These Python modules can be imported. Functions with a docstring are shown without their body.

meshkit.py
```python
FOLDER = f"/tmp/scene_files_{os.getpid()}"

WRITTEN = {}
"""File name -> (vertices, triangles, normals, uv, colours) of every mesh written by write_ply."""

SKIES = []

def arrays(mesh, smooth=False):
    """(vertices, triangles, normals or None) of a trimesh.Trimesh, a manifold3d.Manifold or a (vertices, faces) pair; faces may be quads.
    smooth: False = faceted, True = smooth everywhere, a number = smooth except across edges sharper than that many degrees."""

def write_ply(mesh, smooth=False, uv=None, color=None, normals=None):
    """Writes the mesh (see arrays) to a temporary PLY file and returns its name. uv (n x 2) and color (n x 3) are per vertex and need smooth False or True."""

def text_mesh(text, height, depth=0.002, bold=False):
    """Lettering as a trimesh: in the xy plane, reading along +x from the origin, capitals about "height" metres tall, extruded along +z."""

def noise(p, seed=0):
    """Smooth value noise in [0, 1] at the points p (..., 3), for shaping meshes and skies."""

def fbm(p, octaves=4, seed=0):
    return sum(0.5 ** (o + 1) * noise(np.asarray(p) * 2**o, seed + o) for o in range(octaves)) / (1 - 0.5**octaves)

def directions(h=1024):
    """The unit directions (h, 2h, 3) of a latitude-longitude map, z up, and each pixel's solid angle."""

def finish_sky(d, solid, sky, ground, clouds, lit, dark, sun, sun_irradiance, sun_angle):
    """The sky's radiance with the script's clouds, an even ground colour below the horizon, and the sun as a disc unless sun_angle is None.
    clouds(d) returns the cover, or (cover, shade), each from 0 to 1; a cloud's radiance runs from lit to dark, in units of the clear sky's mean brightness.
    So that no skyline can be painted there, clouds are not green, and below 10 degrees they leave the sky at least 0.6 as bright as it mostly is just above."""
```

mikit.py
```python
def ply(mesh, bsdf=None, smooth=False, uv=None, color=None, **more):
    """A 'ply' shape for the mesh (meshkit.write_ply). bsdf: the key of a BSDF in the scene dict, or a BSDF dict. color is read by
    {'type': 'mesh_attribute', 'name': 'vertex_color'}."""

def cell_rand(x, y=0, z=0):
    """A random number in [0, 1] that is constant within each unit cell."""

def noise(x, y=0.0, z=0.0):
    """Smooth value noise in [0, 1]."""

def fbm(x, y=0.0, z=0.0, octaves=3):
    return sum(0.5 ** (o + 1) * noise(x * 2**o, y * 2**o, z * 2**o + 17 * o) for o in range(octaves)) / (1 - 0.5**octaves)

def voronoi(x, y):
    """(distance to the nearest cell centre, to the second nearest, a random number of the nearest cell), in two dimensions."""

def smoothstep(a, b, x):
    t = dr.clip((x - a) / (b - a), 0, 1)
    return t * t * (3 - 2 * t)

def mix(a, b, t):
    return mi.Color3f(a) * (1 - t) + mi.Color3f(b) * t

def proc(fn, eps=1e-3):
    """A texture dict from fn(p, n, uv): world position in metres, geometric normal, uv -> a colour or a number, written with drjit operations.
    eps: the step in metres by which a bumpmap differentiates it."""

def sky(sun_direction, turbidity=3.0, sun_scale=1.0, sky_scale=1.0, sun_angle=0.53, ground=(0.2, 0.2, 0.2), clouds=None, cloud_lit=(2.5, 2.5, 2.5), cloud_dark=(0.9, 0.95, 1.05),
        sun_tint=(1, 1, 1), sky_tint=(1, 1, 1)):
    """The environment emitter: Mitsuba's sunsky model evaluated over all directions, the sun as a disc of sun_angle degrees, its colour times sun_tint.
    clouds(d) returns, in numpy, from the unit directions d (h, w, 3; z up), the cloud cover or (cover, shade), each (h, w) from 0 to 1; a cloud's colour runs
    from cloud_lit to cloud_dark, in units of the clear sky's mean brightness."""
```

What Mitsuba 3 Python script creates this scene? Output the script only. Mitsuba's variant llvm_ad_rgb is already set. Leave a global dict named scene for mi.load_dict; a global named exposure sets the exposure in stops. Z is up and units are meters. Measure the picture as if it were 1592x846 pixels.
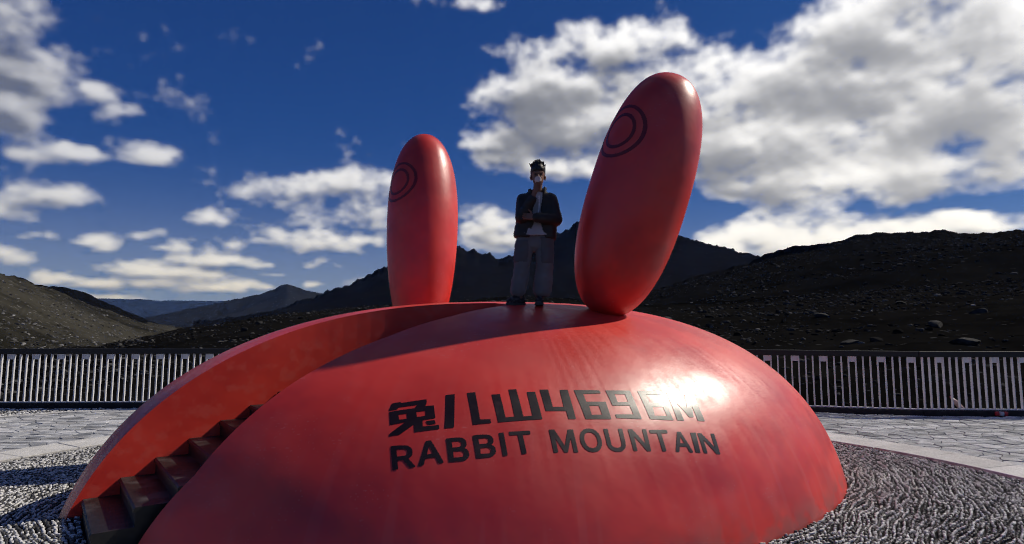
import math

import drjit as dr
import manifold3d as m3
import mapbox_earcut as earcut
import meshkit
import mikit
import mitsuba as mi
import numpy as np
import shapely
import trimesh
from mikit import cell_rand, fbm, mix, noise, smoothstep, voronoi
from scipy.ndimage import gaussian_filter
from shapely.geometry import LineString, MultiPoint, Point, Polygon, box

T = mi.ScalarTransform4f
scene, labels = {}, {}

# ---------------------------------------------------------------- camera, sky, exposure
EYE, PITCH = 1.8, 6.277
exposure = 1.55
_p = math.radians(PITCH)
scene['camera'] = {'type': 'perspective', 'fov': 77.04, 'fov_axis': 'x', 'principal_point_offset_y': 0.0449, 'near_clip': 0.05, 'far_clip': 60000.0,
                   'to_world': T().look_at(origin=[0, 0, EYE], target=[0, math.cos(_p), EYE + math.sin(_p)], up=[0, 0, 1])}
SUN_EL, SUN_BACK = math.radians(40), math.radians(22)
SUN = (math.cos(SUN_EL) * math.cos(SUN_BACK), math.cos(SUN_EL) * math.sin(SUN_BACK), math.sin(SUN_EL))
CLOUD_MASSES = [(8.0, 23.7, 5.5, 1.4, 1), (12.6, 23.8, 3.4, 1.3, 0.7), (1.4, 17.0, 3.5, 2.8, 1), (5.0, 20.0, 4.1, 1.6, 0.9), (-0.9, 14.0, 2.3, 1.4, 0.8), (14.7, 18.9, 7.9, 2.2, 1), (22.5, 15.3, 8.0, 4.3, 1.2), (32.0, 17.7, 5.2, 4.8, 1.2), (38.0, 19.6, 3.9, 4.6, 1.2), (29.2, 22.4, 2.2, 1.8, 0.6), (26.7, 10.5, 5.7, 1.9, 1), (32.8, 10.4, 3.2, 1.4, 0.8), (38.1, 12.4, 2.1, 2.7, 1), (24.1, 6.4, 5.9, 1.5, 1), (21.1, 5.9, 3.4, 1.2, 0.8), (35.4, 6.8, 4.0, 0.8, 0.9), (31.3, 6.0, 4.0, 1.1, 0.8), (18.7, 9.6, 3.8, 0.7, -0.9), (37.2, 8.1, 2.0, 0.4, -0.8), (-1.5, 7.4, 3.2, 1.5, 1), (-3.6, 15.9, 1.5, 0.7, 0.6), (4.9, 14.8, 4.6, 1.7, 0.8), (-3.4, 27.0, 3.6, 0.5, 0.6), (-0.4, 23.5, 1.3, 0.6, 0.5), (8.9, 13.5, 4.5, 1.1, 0.7), (-38.6, 19.0, 2.1, 3.8, 0.85), (-38.6, 14.6, 2.4, 1.2, 0.8), (-34.1, 16.3, 1.2, 0.5, 0.7), (-36.2, 11.8, 2.4, 0.5, 0.5), (-34.7, 12.5, 1.5, 0.6, 0.8), (-29.4, 12.7, 1.5, 0.7, 0.9), (-36.0, 8.8, 2.7, 0.7, 0.84), (-38.1, 7.4, 1.9, 0.5, 0.588), (-32.0, 15.3, 1.3, 0.3, 0.45), (-24.3, 8.1, 2.3, 0.9, 0.84), (-16.8, 11.4, 4.7, 0.9, 0.756), (-19.9, 10.5, 2.7, 0.9, 0.672), (-14.5, 8.3, 3.6, 1.3, 0.84), (-19.7, 6.5, 3.1, 0.8, 0.672), (-11.8, 10.9, 1.9, 1.4, 0.672), (-13.4, 6.4, 2.8, 0.7, 0.672), (-33.6, 5.5, 1.2, 0.7, 0.84), (-29.9, 6.6, 1.3, 0.4, 0.756), (-37.9, 4.5, 1.4, 0.7, 0.756), (-27.4, 5.6, 2.0, 0.6, 0.672), (-31.3, 4.0, 3.7, 0.5, 0.672), (-24.1, 4.5, 3.8, 0.4, 0.672), (-17.6, 4.8, 2.0, 0.4, 0.588), (-32.9, 2.6, 5.5, 0.4, 0.672), (-26.4, 3.0, 4.5, 0.4, 0.588), (-17.5, 3.0, 1.2, 0.5, 0.672), (-13.3, 3.3, 1.9, 0.3, 0.42), (-36.6, 6.2, 2.0, 0.3, 0.42), (-35.2, 2.8, 1.7, 0.4, 0.672), (-8.3, 2.5, 4.9, 0.4, 0.42), (-36.3, 1.8, 2.0, 0.2, 0.756), (-31.6, 1.6, 2.6, 0.2, 0.756), (-25.0, 2.2, 2.5, 0.3, 0.672), (-28.2, 3.6, 2.3, 0.3, 0.672), (-20.6, 3.7, 1.7, 0.2, 0.588), (-36.4, 3.4, 1.6, 0.3, 0.672), (-21.6, 2.6, 1.7, 0.2, 0.588)]


def cloud_cover(d):
    """Cumulus masses (azimuth from +y, elevation, their half sizes, weight) with fractal edges; the rest of the sky carries scattered ones of the same kind."""
    az0, az1, stp = -180.0, 180.0, 0.15
    A, E = np.meshgrid(np.arange(az0, az1, stp), np.arange(0, 90, stp))
    rng = np.random.default_rng(5)
    field = np.zeros_like(A)
    masses = list(CLOUD_MASSES)
    for _ in range(24):                                            # beyond the known masses
        a, e = rng.uniform(-180, 180), 2 + 62 * rng.random() ** 1.6
        if -41 < a < 41 and e < 33:
            continue
        w = rng.uniform(3, 13) * (0.45 + e / 60)
        masses.append((a, e, w, w * rng.uniform(.22, .45), rng.uniform(.6, 1.1)))
    wx = (meshkit.fbm(np.stack([A * .16, E * .3, A * 0], -1), 4, 11) - .5) * 5.5
    wy = (meshkit.fbm(np.stack([A * .16, E * .3, A * 0 + 9], -1), 4, 12) - .5) * 2.4
    near = np.clip((E + 1.5) / 16, .12, 1)                          # everything flattens towards the horizon
    Aw, Ew = A + wx * near ** .5, E + wy * near
    low = np.zeros_like(A)
    for a, e, sa, se, w in masses:
        r0, r1 = max(int((e - 4 * se - 3) / stp), 0), int((e + 4 * se + 3) / stp) + 1
        c = np.abs((A[0] - a + 180) % 360 - 180) < 3.2 * sa + 4
        ii = np.ix_(np.arange(r0, min(r1, A.shape[0])), np.nonzero(c)[0])
        x = ((Aw[ii] - a + 180) % 360 - 180) / sa
        y = (Ew[ii] - e) / se
        y = np.where(y < 0, y * 1.25, y * .9)                       # flatter undersides
        g = w * np.exp(-(x * x + y * y) ** 1.25 * .55)
        field[ii] += g
    field = np.where(field > 0, 1.25 * (1 - np.exp(-np.maximum(field, 0) * 1.15)), field)
    k = 1.0 + 16.0 / (E + 5.0)                                      # finer towards the horizon
    n1 = meshkit.fbm(np.stack([A * .34, E * .34 * k, A * 0 + 3], -1), 6, 21)
    n2 = meshkit.fbm(np.stack([A * 1.1, E * 1.5 * k, A * 0 + 5], -1), 4, 31)
    billow = 1 - np.abs(2 * meshkit.fbm(np.stack([A * .55, E * .75 * k, A * 0 + 7], -1), 4, 41) - 1)
    dens = field + 1.25 * (n1 - .5) + .42 * (n2 - .5) + .3 * (billow - .75)
    t = np.clip((dens - .27) / .72, 0, 1)
    cover = t * t * (3 - 2 * t)
    thick = gaussian_filter(np.clip(field + .7 * (n1 - .5) - .3, 0, 1.2), (3, 7), mode=('nearest', 'wrap'))
    above = np.zeros_like(A)
    for i in range(1, 15):                                          # how much cloud stands between here and the light, up and to the right
        up, right = int(i * .3 / stp), int(i * .12 / stp)
        s = np.roll(thick, -right, 1)
        above += np.vstack([s[up:], np.repeat(s[-1:] * 0, up, 0)])
    lit = np.clip(dens, 0, 2)
    up = np.vstack([lit[4:], lit[-4:] * 0])
    relief = np.roll(up, -3, 1) - lit                               # billows turned from the light
    layers = meshkit.fbm(np.stack([A * .11, E * .4, A * 0 + 13], -1), 4, 51) - .5
    deep = 1 - np.exp(-np.maximum(above / 14 - .1, 0) * 2.0)
    shade = gaussian_filter(deep * (.5 + 3.2 * layers), (2, 4), mode=('nearest', 'wrap')) + .5 * relief + .55 * (n1 - .5) + .22
    rise = lambda k: np.vstack([soft[k:], np.repeat(soft[-1:] * 0, k, 0)]) - soft  # noqa: E731
    soft = gaussian_filter(np.clip(field + .9 * (n1 - .5), 0, 1.4), (1.2, 3), mode=('nearest', 'wrap'))
    shade = shade + np.clip(.95 * rise(3) + .5 * rise(9), -.5, .5)     # lit tops, grey undersides
    shade = .92 / (1 + np.exp(-(shade - .42) * 4.6)) * np.clip(thick * 2.5, .3, 1)
    az, el = np.degrees(np.arctan2(d[..., 0], d[..., 1])), np.degrees(np.arcsin(np.clip(d[..., 2], 0, 1)))
    fx, fy = (az - az0) / stp, np.clip(el / stp, 0, A.shape[0] - 1.001)
    ix, iy = np.floor(fx).astype(int) % A.shape[1], np.floor(fy).astype(int)
    tx, ty = fx - np.floor(fx), fy - iy
    jx = (ix + 1) % A.shape[1]
    get = lambda m: (m[iy, ix] * (1 - tx) + m[iy, jx] * tx) * (1 - ty) + (m[iy + 1, ix] * (1 - tx) + m[iy + 1, jx] * tx) * ty  # noqa: E731
    veil = .13 * np.exp(-(el / 7) ** 2)                              # thin haze over the horizon
    c = get(cover) * (.97 - .3 * np.clip((10 - az) / 60, 0, 1) * np.clip(el / 14, 0, 1))
    away = np.clip((40 - az) / 110, 0, 1)                           # the side away from the sun shows more of its shade
    return np.maximum(c, veil), np.clip(get(shade) * .9 + .5 * away, 0, 1) * (c > veil)

scene['sky'] = mikit.sky(SUN, turbidity=3.5, sun_scale=1.0, sky_scale=0.41, sun_tint=(.87, .985, 1.2), ground=(.05, .05, .05), clouds=cloud_cover, cloud_lit=(15.5, 15.5, 15.7), cloud_dark=(2.2, 2.3, 2.6),
                         sky_tint=(.16, .5, 1.28))


# ---------------------------------------------------------------- helpers
def numbered(key):
    if key not in scene and not any(k.startswith(key + '__') for k in scene):
        return key
    i = 1
    while f'{key}_{i:03d}' in scene or any(k.startswith(f'{key}_{i:03d}__') for k in scene):
        i += 1
    return f'{key}_{i:03d}'


COUNT = {}


def next_key(key):
    """key, key_001, key_002 ... without searching the scene."""
    n = COUNT.get(key, 0)
    COUNT[key] = n + 1
    return key if n == 0 else f'{key}_{n:03d}'


def skin_of(mesh, bsdf, smooth=False, **more):
    return mikit.ply(mesh, 'mat_' + bsdf, smooth, **more)


def put(key, mesh, bsdf, smooth=False, **more):
    k = next_key(key)
    scene[k] = skin_of(mesh, bsdf, smooth, **more)
    return k


def reuse(key, shape, matrix):
    k = next_key(key)
    scene[k] = {**shape, 'to_world': T(matrix)}
    return k


def thing(key, label, cat, group=None):
    labels[key] = {'label': label, 'category': cat}
    if group:
        labels[key]['group'] = group
    return key


def structure(key):
    labels[key] = {'kind': 'structure'}
    return key


def move(x=0, y=0, z=0, rz=0):
    c, s = math.cos(rz), math.sin(rz)
    return np.array([[c, -s, 0, x], [s, c, 0, y], [0, 0, 1, z], [0, 0, 0, 1.0]])


def to_manifold(mesh):
    return m3.Manifold(m3.Mesh(vert_properties=np.asarray(mesh.vertices, np.float32), tri_verts=np.asarray(mesh.faces, np.uint32)))


def to_trimesh(m):
    a = m.to_mesh()
    return trimesh.Trimesh(a.vert_properties[:, :3].astype(float), a.tri_verts, process=False)


def bevel_box(sx, sy, sz, r):
    """A box centred on x and y, from z = 0 to sz, with chamfered edges."""
    pts = []
    for x in (-1, 1):
        for y in (-1, 1):
            for z in (0, 1):
                zz = lambda d: (sz - d) if z else d  # noqa: E731
                pts += [(x * (sx / 2 - r), y * (sy / 2 - r), zz(0)), (x * (sx / 2 - r), y * sy / 2, zz(r)), (x * sx / 2, y * (sy / 2 - r), zz(r))]
    return trimesh.Trimesh(*(lambda h: (h.vertices, h.faces))(trimesh.convex.convex_hull(np.array(pts))), process=False)


def triangulate(poly):
    """(points, triangles) of a shapely polygon."""
    rings = [np.array(poly.exterior.coords)[:-1]] + [np.array(r.coords)[:-1] for r in poly.interiors]
    v = np.vstack(rings)
    f = earcut.triangulate_float64(v, np.cumsum([len(r) for r in rings]).astype(np.uint32)).reshape(-1, 3)
    return v, f


def prism(poly, z0, z1, chamfer=0.0):
    """A polygon as a slab; with a chamfer the top is inset."""
    rings = np.array(shapely.geometry.polygon.orient(poly).exterior.coords)[:-1]
    n = len(rings)
    if not chamfer:
        return trimesh.creation.extrude_polygon(poly, z1 - z0, engine='earcut').apply_translation([0, 0, z0])
    c = rings.mean(0)
    d = rings - c
    top = c + d * (1 - chamfer / np.maximum(np.linalg.norm(d, axis=1, keepdims=True), 1e-6))
    v = np.vstack([np.c_[rings, np.full(n, z0)], np.c_[rings, np.full(n, z1 - chamfer)], np.c_[top, np.full(n, z1)], [[*c, z1]]])
    i, j = np.arange(n), (np.arange(n) + 1) % n
    f = np.vstack([np.c_[i, j, j + n], np.c_[i, j + n, i + n], np.c_[i + n, j + n, j + 2 * n], np.c_[i + n, j + 2 * n, i + 2 * n], np.c_[i + 2 * n, j + 2 * n, np.full(n, 3 * n)]])
    return trimesh.Trimesh(v, f, process=False)


# ---------------------------------------------------------------- materials
def principled(name, base, rough=.6, spec=.4, two=False, **more):
    b = {'type': 'principled', 'base_color': base if isinstance(base, dict) else {'type': 'rgb', 'value': list(base)},
         'roughness': rough if not isinstance(rough, dict) else rough, 'specular': spec, **more}
    scene['mat_' + name] = {'type': 'twosided', 'nested': b} if two else b
    return name


def bumped(name, height, scale=1.0, eps=1e-3):
    scene['mat_' + name] = {'type': 'bumpmap', 'arbitrary': mikit.proc(height, eps), 'scale': scale, 'nested': scene['mat_' + name]}


def sat(x):
    return dr.clip(x, 0, 1)


def red_paint(p, n, uv):
    """Sun-bleached red paint: fine grit, rubbed pale patches, a film of dust where it faces up, trickle streaks."""
    big = fbm(p.x * .9 + 3, p.y * .9, p.z * 1.3, 4)
    mid = fbm(p.x * 4.1, p.y * 4.1 + 7, p.z * 3.1, 3)
    grit = noise(p.x * 62, p.y * 62, p.z * 62)
    c = mix((.51, .019, .012), (.68, .034, .02), smoothstep(.3, .7, big))
    c = mix(c, (.39, .014, .015), .6 * smoothstep(.5, .75, fbm(p.x * 1.7 + 11, p.y * 1.7 + 5, p.z * 1.7, 4)))
    dust = sat(n.z) * .1 + .3 * smoothstep(.46, .8, mid) * smoothstep(.35, .7, big)
    c = mix(c, (.62, .17, .15), sat(dust) * .62)
    ang = dr.atan2(p.y - 7.7, p.x)
    run = smoothstep(.62, .8, noise(ang * 46, p.z * .8, 3)) * sat(1 - n.z) * smoothstep(.05, .3, n.z)
    c = mix(c, (.6, .19, .18), .12 * run)
    speck = smoothstep(.74, .92, grit)
    c = mix(c, (.66, .3, .29), .16 * speck * smoothstep(.5, .7, mid))
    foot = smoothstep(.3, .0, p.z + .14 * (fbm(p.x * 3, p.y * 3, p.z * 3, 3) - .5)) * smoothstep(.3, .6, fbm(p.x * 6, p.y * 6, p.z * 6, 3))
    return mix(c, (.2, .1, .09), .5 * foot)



def red_rough(p, n, uv):
    ang = dr.atan2(p.y - 7.7, p.x)
    return sat(.41 + .3 * (fbm(p.x * 1.6, p.y * 1.6, p.z * 1.6 + 4, 4) - .5) + .12 * smoothstep(.05, .3, n.z) * (noise(ang * 60 + p.z * 3, p.z * 2.5, 1) - .5) + .1 * (noise(p.x * 70, p.y * 70, p.z * 70) - .5))


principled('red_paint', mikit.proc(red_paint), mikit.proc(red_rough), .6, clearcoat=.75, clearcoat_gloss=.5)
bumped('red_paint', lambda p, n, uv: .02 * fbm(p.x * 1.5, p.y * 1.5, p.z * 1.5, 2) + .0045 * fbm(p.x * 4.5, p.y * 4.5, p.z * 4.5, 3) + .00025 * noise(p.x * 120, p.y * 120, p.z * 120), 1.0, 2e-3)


def brightened_wall_paint(p, n, uv):
    """The stair wall: a more orange red, with missing sunlight painted in as brightness."""
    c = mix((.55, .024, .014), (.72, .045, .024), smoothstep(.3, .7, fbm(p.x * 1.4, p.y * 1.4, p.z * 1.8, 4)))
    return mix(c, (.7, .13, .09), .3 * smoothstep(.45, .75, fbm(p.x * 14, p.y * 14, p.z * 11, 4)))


principled('brightened_wall_paint', mikit.proc(brightened_wall_paint), .5, .4)
bumped('brightened_wall_paint', lambda p, n, uv: .0012 * fbm(p.x * 8, p.y * 8, p.z * 8, 3), 1.0, 2e-3)


def letter_paint(p, n, uv):
    w = smoothstep(.55, .8, fbm(p.x * 9, p.y * 9, p.z * 9, 4)) * smoothstep(.2, .9, noise(p.x * 1.1 + 2, p.y * 1.1, p.z))
    return mix((.012, .004, .005), (.09, .045, .047), .8 * w)


principled('letter_paint', mikit.proc(letter_paint), mikit.proc(lambda p, n, uv: .34 + .2 * (fbm(p.x * 6, p.y * 6, p.z * 6, 3) - .5)), .5, two=True)
principled('ring_paint', (.16, .006, .014), .4, .5, two=True)


def step_paint(p, n, uv):
    w = smoothstep(.5, .75, fbm(p.x * 5, p.y * 5, p.z * 2, 4)) * sat(n.z)
    return mix(mix((.006, .006, .006), (.012, .012, .012), noise(p.x * 30, p.y * 30, p.z * 30)), (.09, .09, .09), .5 * w)


principled('step_paint', mikit.proc(step_paint), .5, .5)


# ---------------------------------------------------------------- setting: plaza
CX, CY, A0, B0, C0, Z0, NP, ROT, MP = -0.082, 7.721, 4.399, 3.151, 2.791, -0.8, 2.496, 0.554, 2.128
SLOT_ROT, SLOT_IN, SLOT_OUT = 0.63, -.1, -1.15                   # the stair slot of the sculpture: its direction, far wall, near wall
RING = (-0.5, 5.85)                                                 # centre of the round pebble bed
R_BED, R_KERB = 6.42, 7.04


def body_radius(ang, z=0.0):
    """Radius of the sculpture's body round its own axis at height z, in the direction ang (of the world)."""
    a = ang - ROT
    rr = (1 - abs((z - Z0) / C0) ** NP) ** (1 / NP)
    return rr / (np.abs(np.cos(a) / A0) ** MP + np.abs(np.sin(a) / B0) ** MP) ** (1 / MP)


_a = np.linspace(0, 2 * np.pi, 361)[:-1]
FOOT = Polygon(np.c_[CX + body_radius(_a) * np.cos(_a), CY + body_radius(_a) * np.sin(_a)])
_cs, _sn = math.cos(SLOT_ROT), math.sin(SLOT_ROT)


def slot_xy(u, v):
    return CX + u * _cs - v * _sn, CY + u * _sn + v * _cs


FOOT_CUT = FOOT.difference(Polygon([slot_xy(-7, SLOT_IN), slot_xy(-4.13, SLOT_IN), slot_xy(-4.13, SLOT_OUT), slot_xy(-7, SLOT_OUT)]))
RAIL = [(-19, 12.9), (-14.6, 13.2), (-4.6, 13.45), (-1.2, 13.6), (3.2, 13.35), (7.66, 12.28), (12.6, 12.12), (16.5, 11.6)]
PLAZA = Polygon(RAIL + [(18, 8), (18, -8), (-18, -8), (-18, 9)])


def ground_colour(p, n, uv):
    return mix((.006, .006, .006), (.016, .015, .015), fbm(p.x * 14, p.y * 14, 0, 3))


principled('bed_mortar', mikit.proc(ground_colour), .9, .2)
principled('joint_dirt', mikit.proc(lambda p, n, uv: mix((.05, .05, .05), (.12, .12, .118), fbm(p.x * 8, p.y * 8, 2, 3))), .9, .2)


def sheet(poly, z, key, bsdf):
    v, f = triangulate(poly)
    put(key, trimesh.Trimesh(np.c_[v, np.full(len(v), z)], f, process=False), bsdf)
    return structure(key)


disc = lambda r: Point(*RING).buffer(r, 96)  # noqa: E731
sheet(PLAZA, -.03, 'paving', 'joint_dirt')


def mound(x, y):
    """The bed rises towards the mouth of the stair."""
    mx, my = slot_xy(-4.2, -.65)
    t = np.clip((1.75 - np.hypot(x - mx, y - my)) / 1.2, 0, 1)
    return .266 * t * t * (3 - 2 * t)


v, f = triangulate(disc(R_BED + .02))
bed = trimesh.Trimesh(np.c_[v, np.full(len(v), -.018)], f, process=False).subdivide_to_size(.3)
bed.vertices[:, 2] += mound(bed.vertices[:, 0], bed.vertices[:, 1])
put('pebble_bed', bed, 'bed_mortar', True)
structure('pebble_bed')

# pebbles set on edge in rows that follow the foot of the sculpture
rng = np.random.default_rng(11)


def pebble_mesh(seed):
    r = np.random.default_rng(seed)
    m = trimesh.creation.icosphere(1)
    v = m.vertices.copy()
    v = np.sign(v) * np.abs(v) ** .55
    v = v[:, :] * (1 + .14 * (r.random((len(v), 1)) - .5))
    v *= (.0155, .0082, .012)
    keep = (m.vertices[m.faces][:, :, 2].max(1) > -.2)
    return v, m.faces[keep]


PEB = [pebble_mesh(s) for s in range(6)]
principled('pebble', {'type': 'mesh_attribute', 'name': 'vertex_color'}, .55, .4)
principled('pebble_far', {'type': 'mesh_attribute', 'name': 'vertex_color'}, .6, .4)


def field_pebbles(pts, heading, key, bsdf, scale=1.0, dark=None):
    """One mesh of all the pebbles."""
    vs, fs, cs, at = [], [], [], 0
    kind = rng.integers(0, len(PEB), len(pts))
    for k, (v, f) in enumerate(PEB):
        ii = np.nonzero(kind == k)[0]
        n = len(ii)
        s = rng.uniform(.8, 1.18, (n, 1)) * scale
        h = heading[ii] + rng.normal(0, .22, n)
        tilt = rng.normal(0, .2, n)
        c, sn = np.cos(h), np.sin(h)
        x = v[None, :, 0] * s * rng.uniform(.75, 1.15, (n, 1))
        y = v[None, :, 1] * s * rng.uniform(.85, 1.3, (n, 1))
        z = v[None, :, 2] * rng.uniform(.75, 1.2, (n, 1)) * scale
        y, z = y * np.cos(tilt)[:, None] - z * np.sin(tilt)[:, None], y * np.sin(tilt)[:, None] + z * np.cos(tilt)[:, None]
        X = np.stack([x * c[:, None] - y * sn[:, None] + pts[ii, 0:1], x * sn[:, None] + y * c[:, None] + pts[ii, 1:2], z - .004 + rng.normal(0, .003, (n, 1)) + mound(pts[ii, 0:1], pts[ii, 1:2])], -1)
        g = np.clip(np.where(rng.random(n) < (.4 if dark is None else dark[ii]), rng.normal(.06, .03, n), rng.normal(.58, .1, n)), .03, .7)
        warm = rng.uniform(.94, 1.03, n)
        col = np.stack([g, g, g * warm], -1)
        vs.append(X.reshape(-1, 3))
        cs.append(np.repeat(col, v.shape[0], 0))
        fs.append((f[None] + (np.arange(n) * v.shape[0])[:, None, None] + at).reshape(-1, 3))
        at += n * v.shape[0]
    scene[key] = skin_of(trimesh.Trimesh(np.vstack(vs), np.vstack(fs), process=False), bsdf, True, color=np.vstack(cs))
    labels[key] = {'kind': 'stuff', 'label': 'grey pebbles set on edge in rippling rows round the red sculpture', 'category': 'pebbles'}


from shapely import contains_xy  # noqa: E402

ring_pts, ring_dir, ring_tone = [], [], []
pitch = .029
for k in range(-8, 205):                                                # rows parallel to the foot
    line = FOOT.buffer(.02 + k * pitch, 24).exterior
    L = line.length
    s = np.arange(0, L, .0325)
    s = s + rng.normal(0, .004, len(s))
    P = shapely.get_coordinates(shapely.line_interpolate_point(line, np.clip(s, 0, L)))
    Q = shapely.get_coordinates(shapely.line_interpolate_point(line, np.clip(s + .02, 0, L)))
    d = Q - P
    a = np.arctan2(d[:, 1], d[:, 0])
    nrm = np.stack([-np.sin(a), np.cos(a)], 1)
    w = (meshkit.fbm(np.c_[P * 1.1, np.zeros(len(P))], 3, 3) - .5) * .34 + .012 * np.sin(P[:, 0] * 9 + P[:, 1] * 5 + 2 * np.sin(k * .7))
    P2 = P + nrm * w[:, None] + rng.normal(0, .004, P.shape)
    # rows swing with the ripple
    a = a + 1.6 * (meshkit.fbm(np.c_[P * 1.6 + 5, np.zeros(len(P))], 3, 8) - .5)
    ok = (P2[:, 1] > 2.8) & (P2[:, 1] < 11.2) & (np.abs(P2[:, 0]) < P2[:, 1] * .95 + 1.5) & (np.hypot(P2[:, 0] - RING[0], P2[:, 1] - RING[1]) < R_BED - .03)
    ok &= ~((P2[:, 1] > 8.6) & (np.abs(P2[:, 0] + .3) < 3.4))       # nothing is seen of the bed behind the sculpture
    P2, a = P2[ok], a[ok]
    inside = contains_xy(FOOT_CUT.buffer(.008), P2[:, 0], P2[:, 1])
    ring_pts.append(P2[~inside])
    ring_tone.append(np.full((~inside).sum(), .14 if k % 2 else .86))  # every second row toned dark, painting in the shade between rows
    ring_dir.append(a[~inside])
u = np.random.default_rng(4)                                        # the mouth of the slot, in front of the first step
gx, gy = np.meshgrid(np.arange(-4.9, -4.13, .05), np.arange(SLOT_OUT - .2, SLOT_IN + .1, .042))
mx, my = slot_xy(gx.ravel(), gy.ravel())
mouth = contains_xy(FOOT.buffer(.02), mx, my) & ~contains_xy(FOOT_CUT, mx, my)
ring_pts.append(np.c_[mx, my][mouth] + u.normal(0, .006, (mouth.sum(), 2)))
ring_dir.append(np.full(mouth.sum(), SLOT_ROT))
ring_tone.append(np.full(mouth.sum(), .45))
field_pebbles(np.vstack(ring_pts), np.concatenate(ring_dir), 'pebbles', 'pebble', dark=np.concatenate(ring_tone))

# the pale kerb ring, block by block
KERB = []
for i, c in enumerate([(.66, .65, .62), (.72, .71, .68), (.6, .59, .56)]):
    KERB.append(principled(f'kerb_stone_{"abc"[i]}', mikit.proc(lambda p, n, uv, c=c: mix(tuple(.72 * x for x in c), c, fbm(p.x * 5, p.y * 5, 1, 4)) * (.8 + .3 * noise(p.x * 60, p.y * 60, 0))), .75, .3))
structure('kerb')
for i in range(58):
    a0, a1 = 2 * np.pi * i / 58, 2 * np.pi * (i + 1) / 58 - .0016
    am = (a0 + a1) / 2
    x, y = RING[0] + 6.7 * math.cos(am), RING[1] + 6.7 * math.sin(am)
    if y < 3 or abs(x) > y * .95 + 2.2 or (y > 10.6 and abs(x + .4) < 3.6):
        continue
    aa = np.linspace(a0, a1, 7)
    sh = .012 * (u.random() - .5)
    poly = Polygon(np.r_[np.c_[R_BED + sh + .008 * u.random(7), aa], np.c_[R_KERB + sh + .006 * u.random(7), aa][::-1]] @ np.eye(2))
    pr = np.array(poly.exterior.coords)
    poly = Polygon(np.c_[RING[0] + pr[:, 0] * np.cos(pr[:, 1]), RING[1] + pr[:, 0] * np.sin(pr[:, 1])])
    put('kerb__kerb_stone', prism(poly, -.03, .022 + .006 * u.random(), .008), KERB[u.integers(0, 3)])

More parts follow.
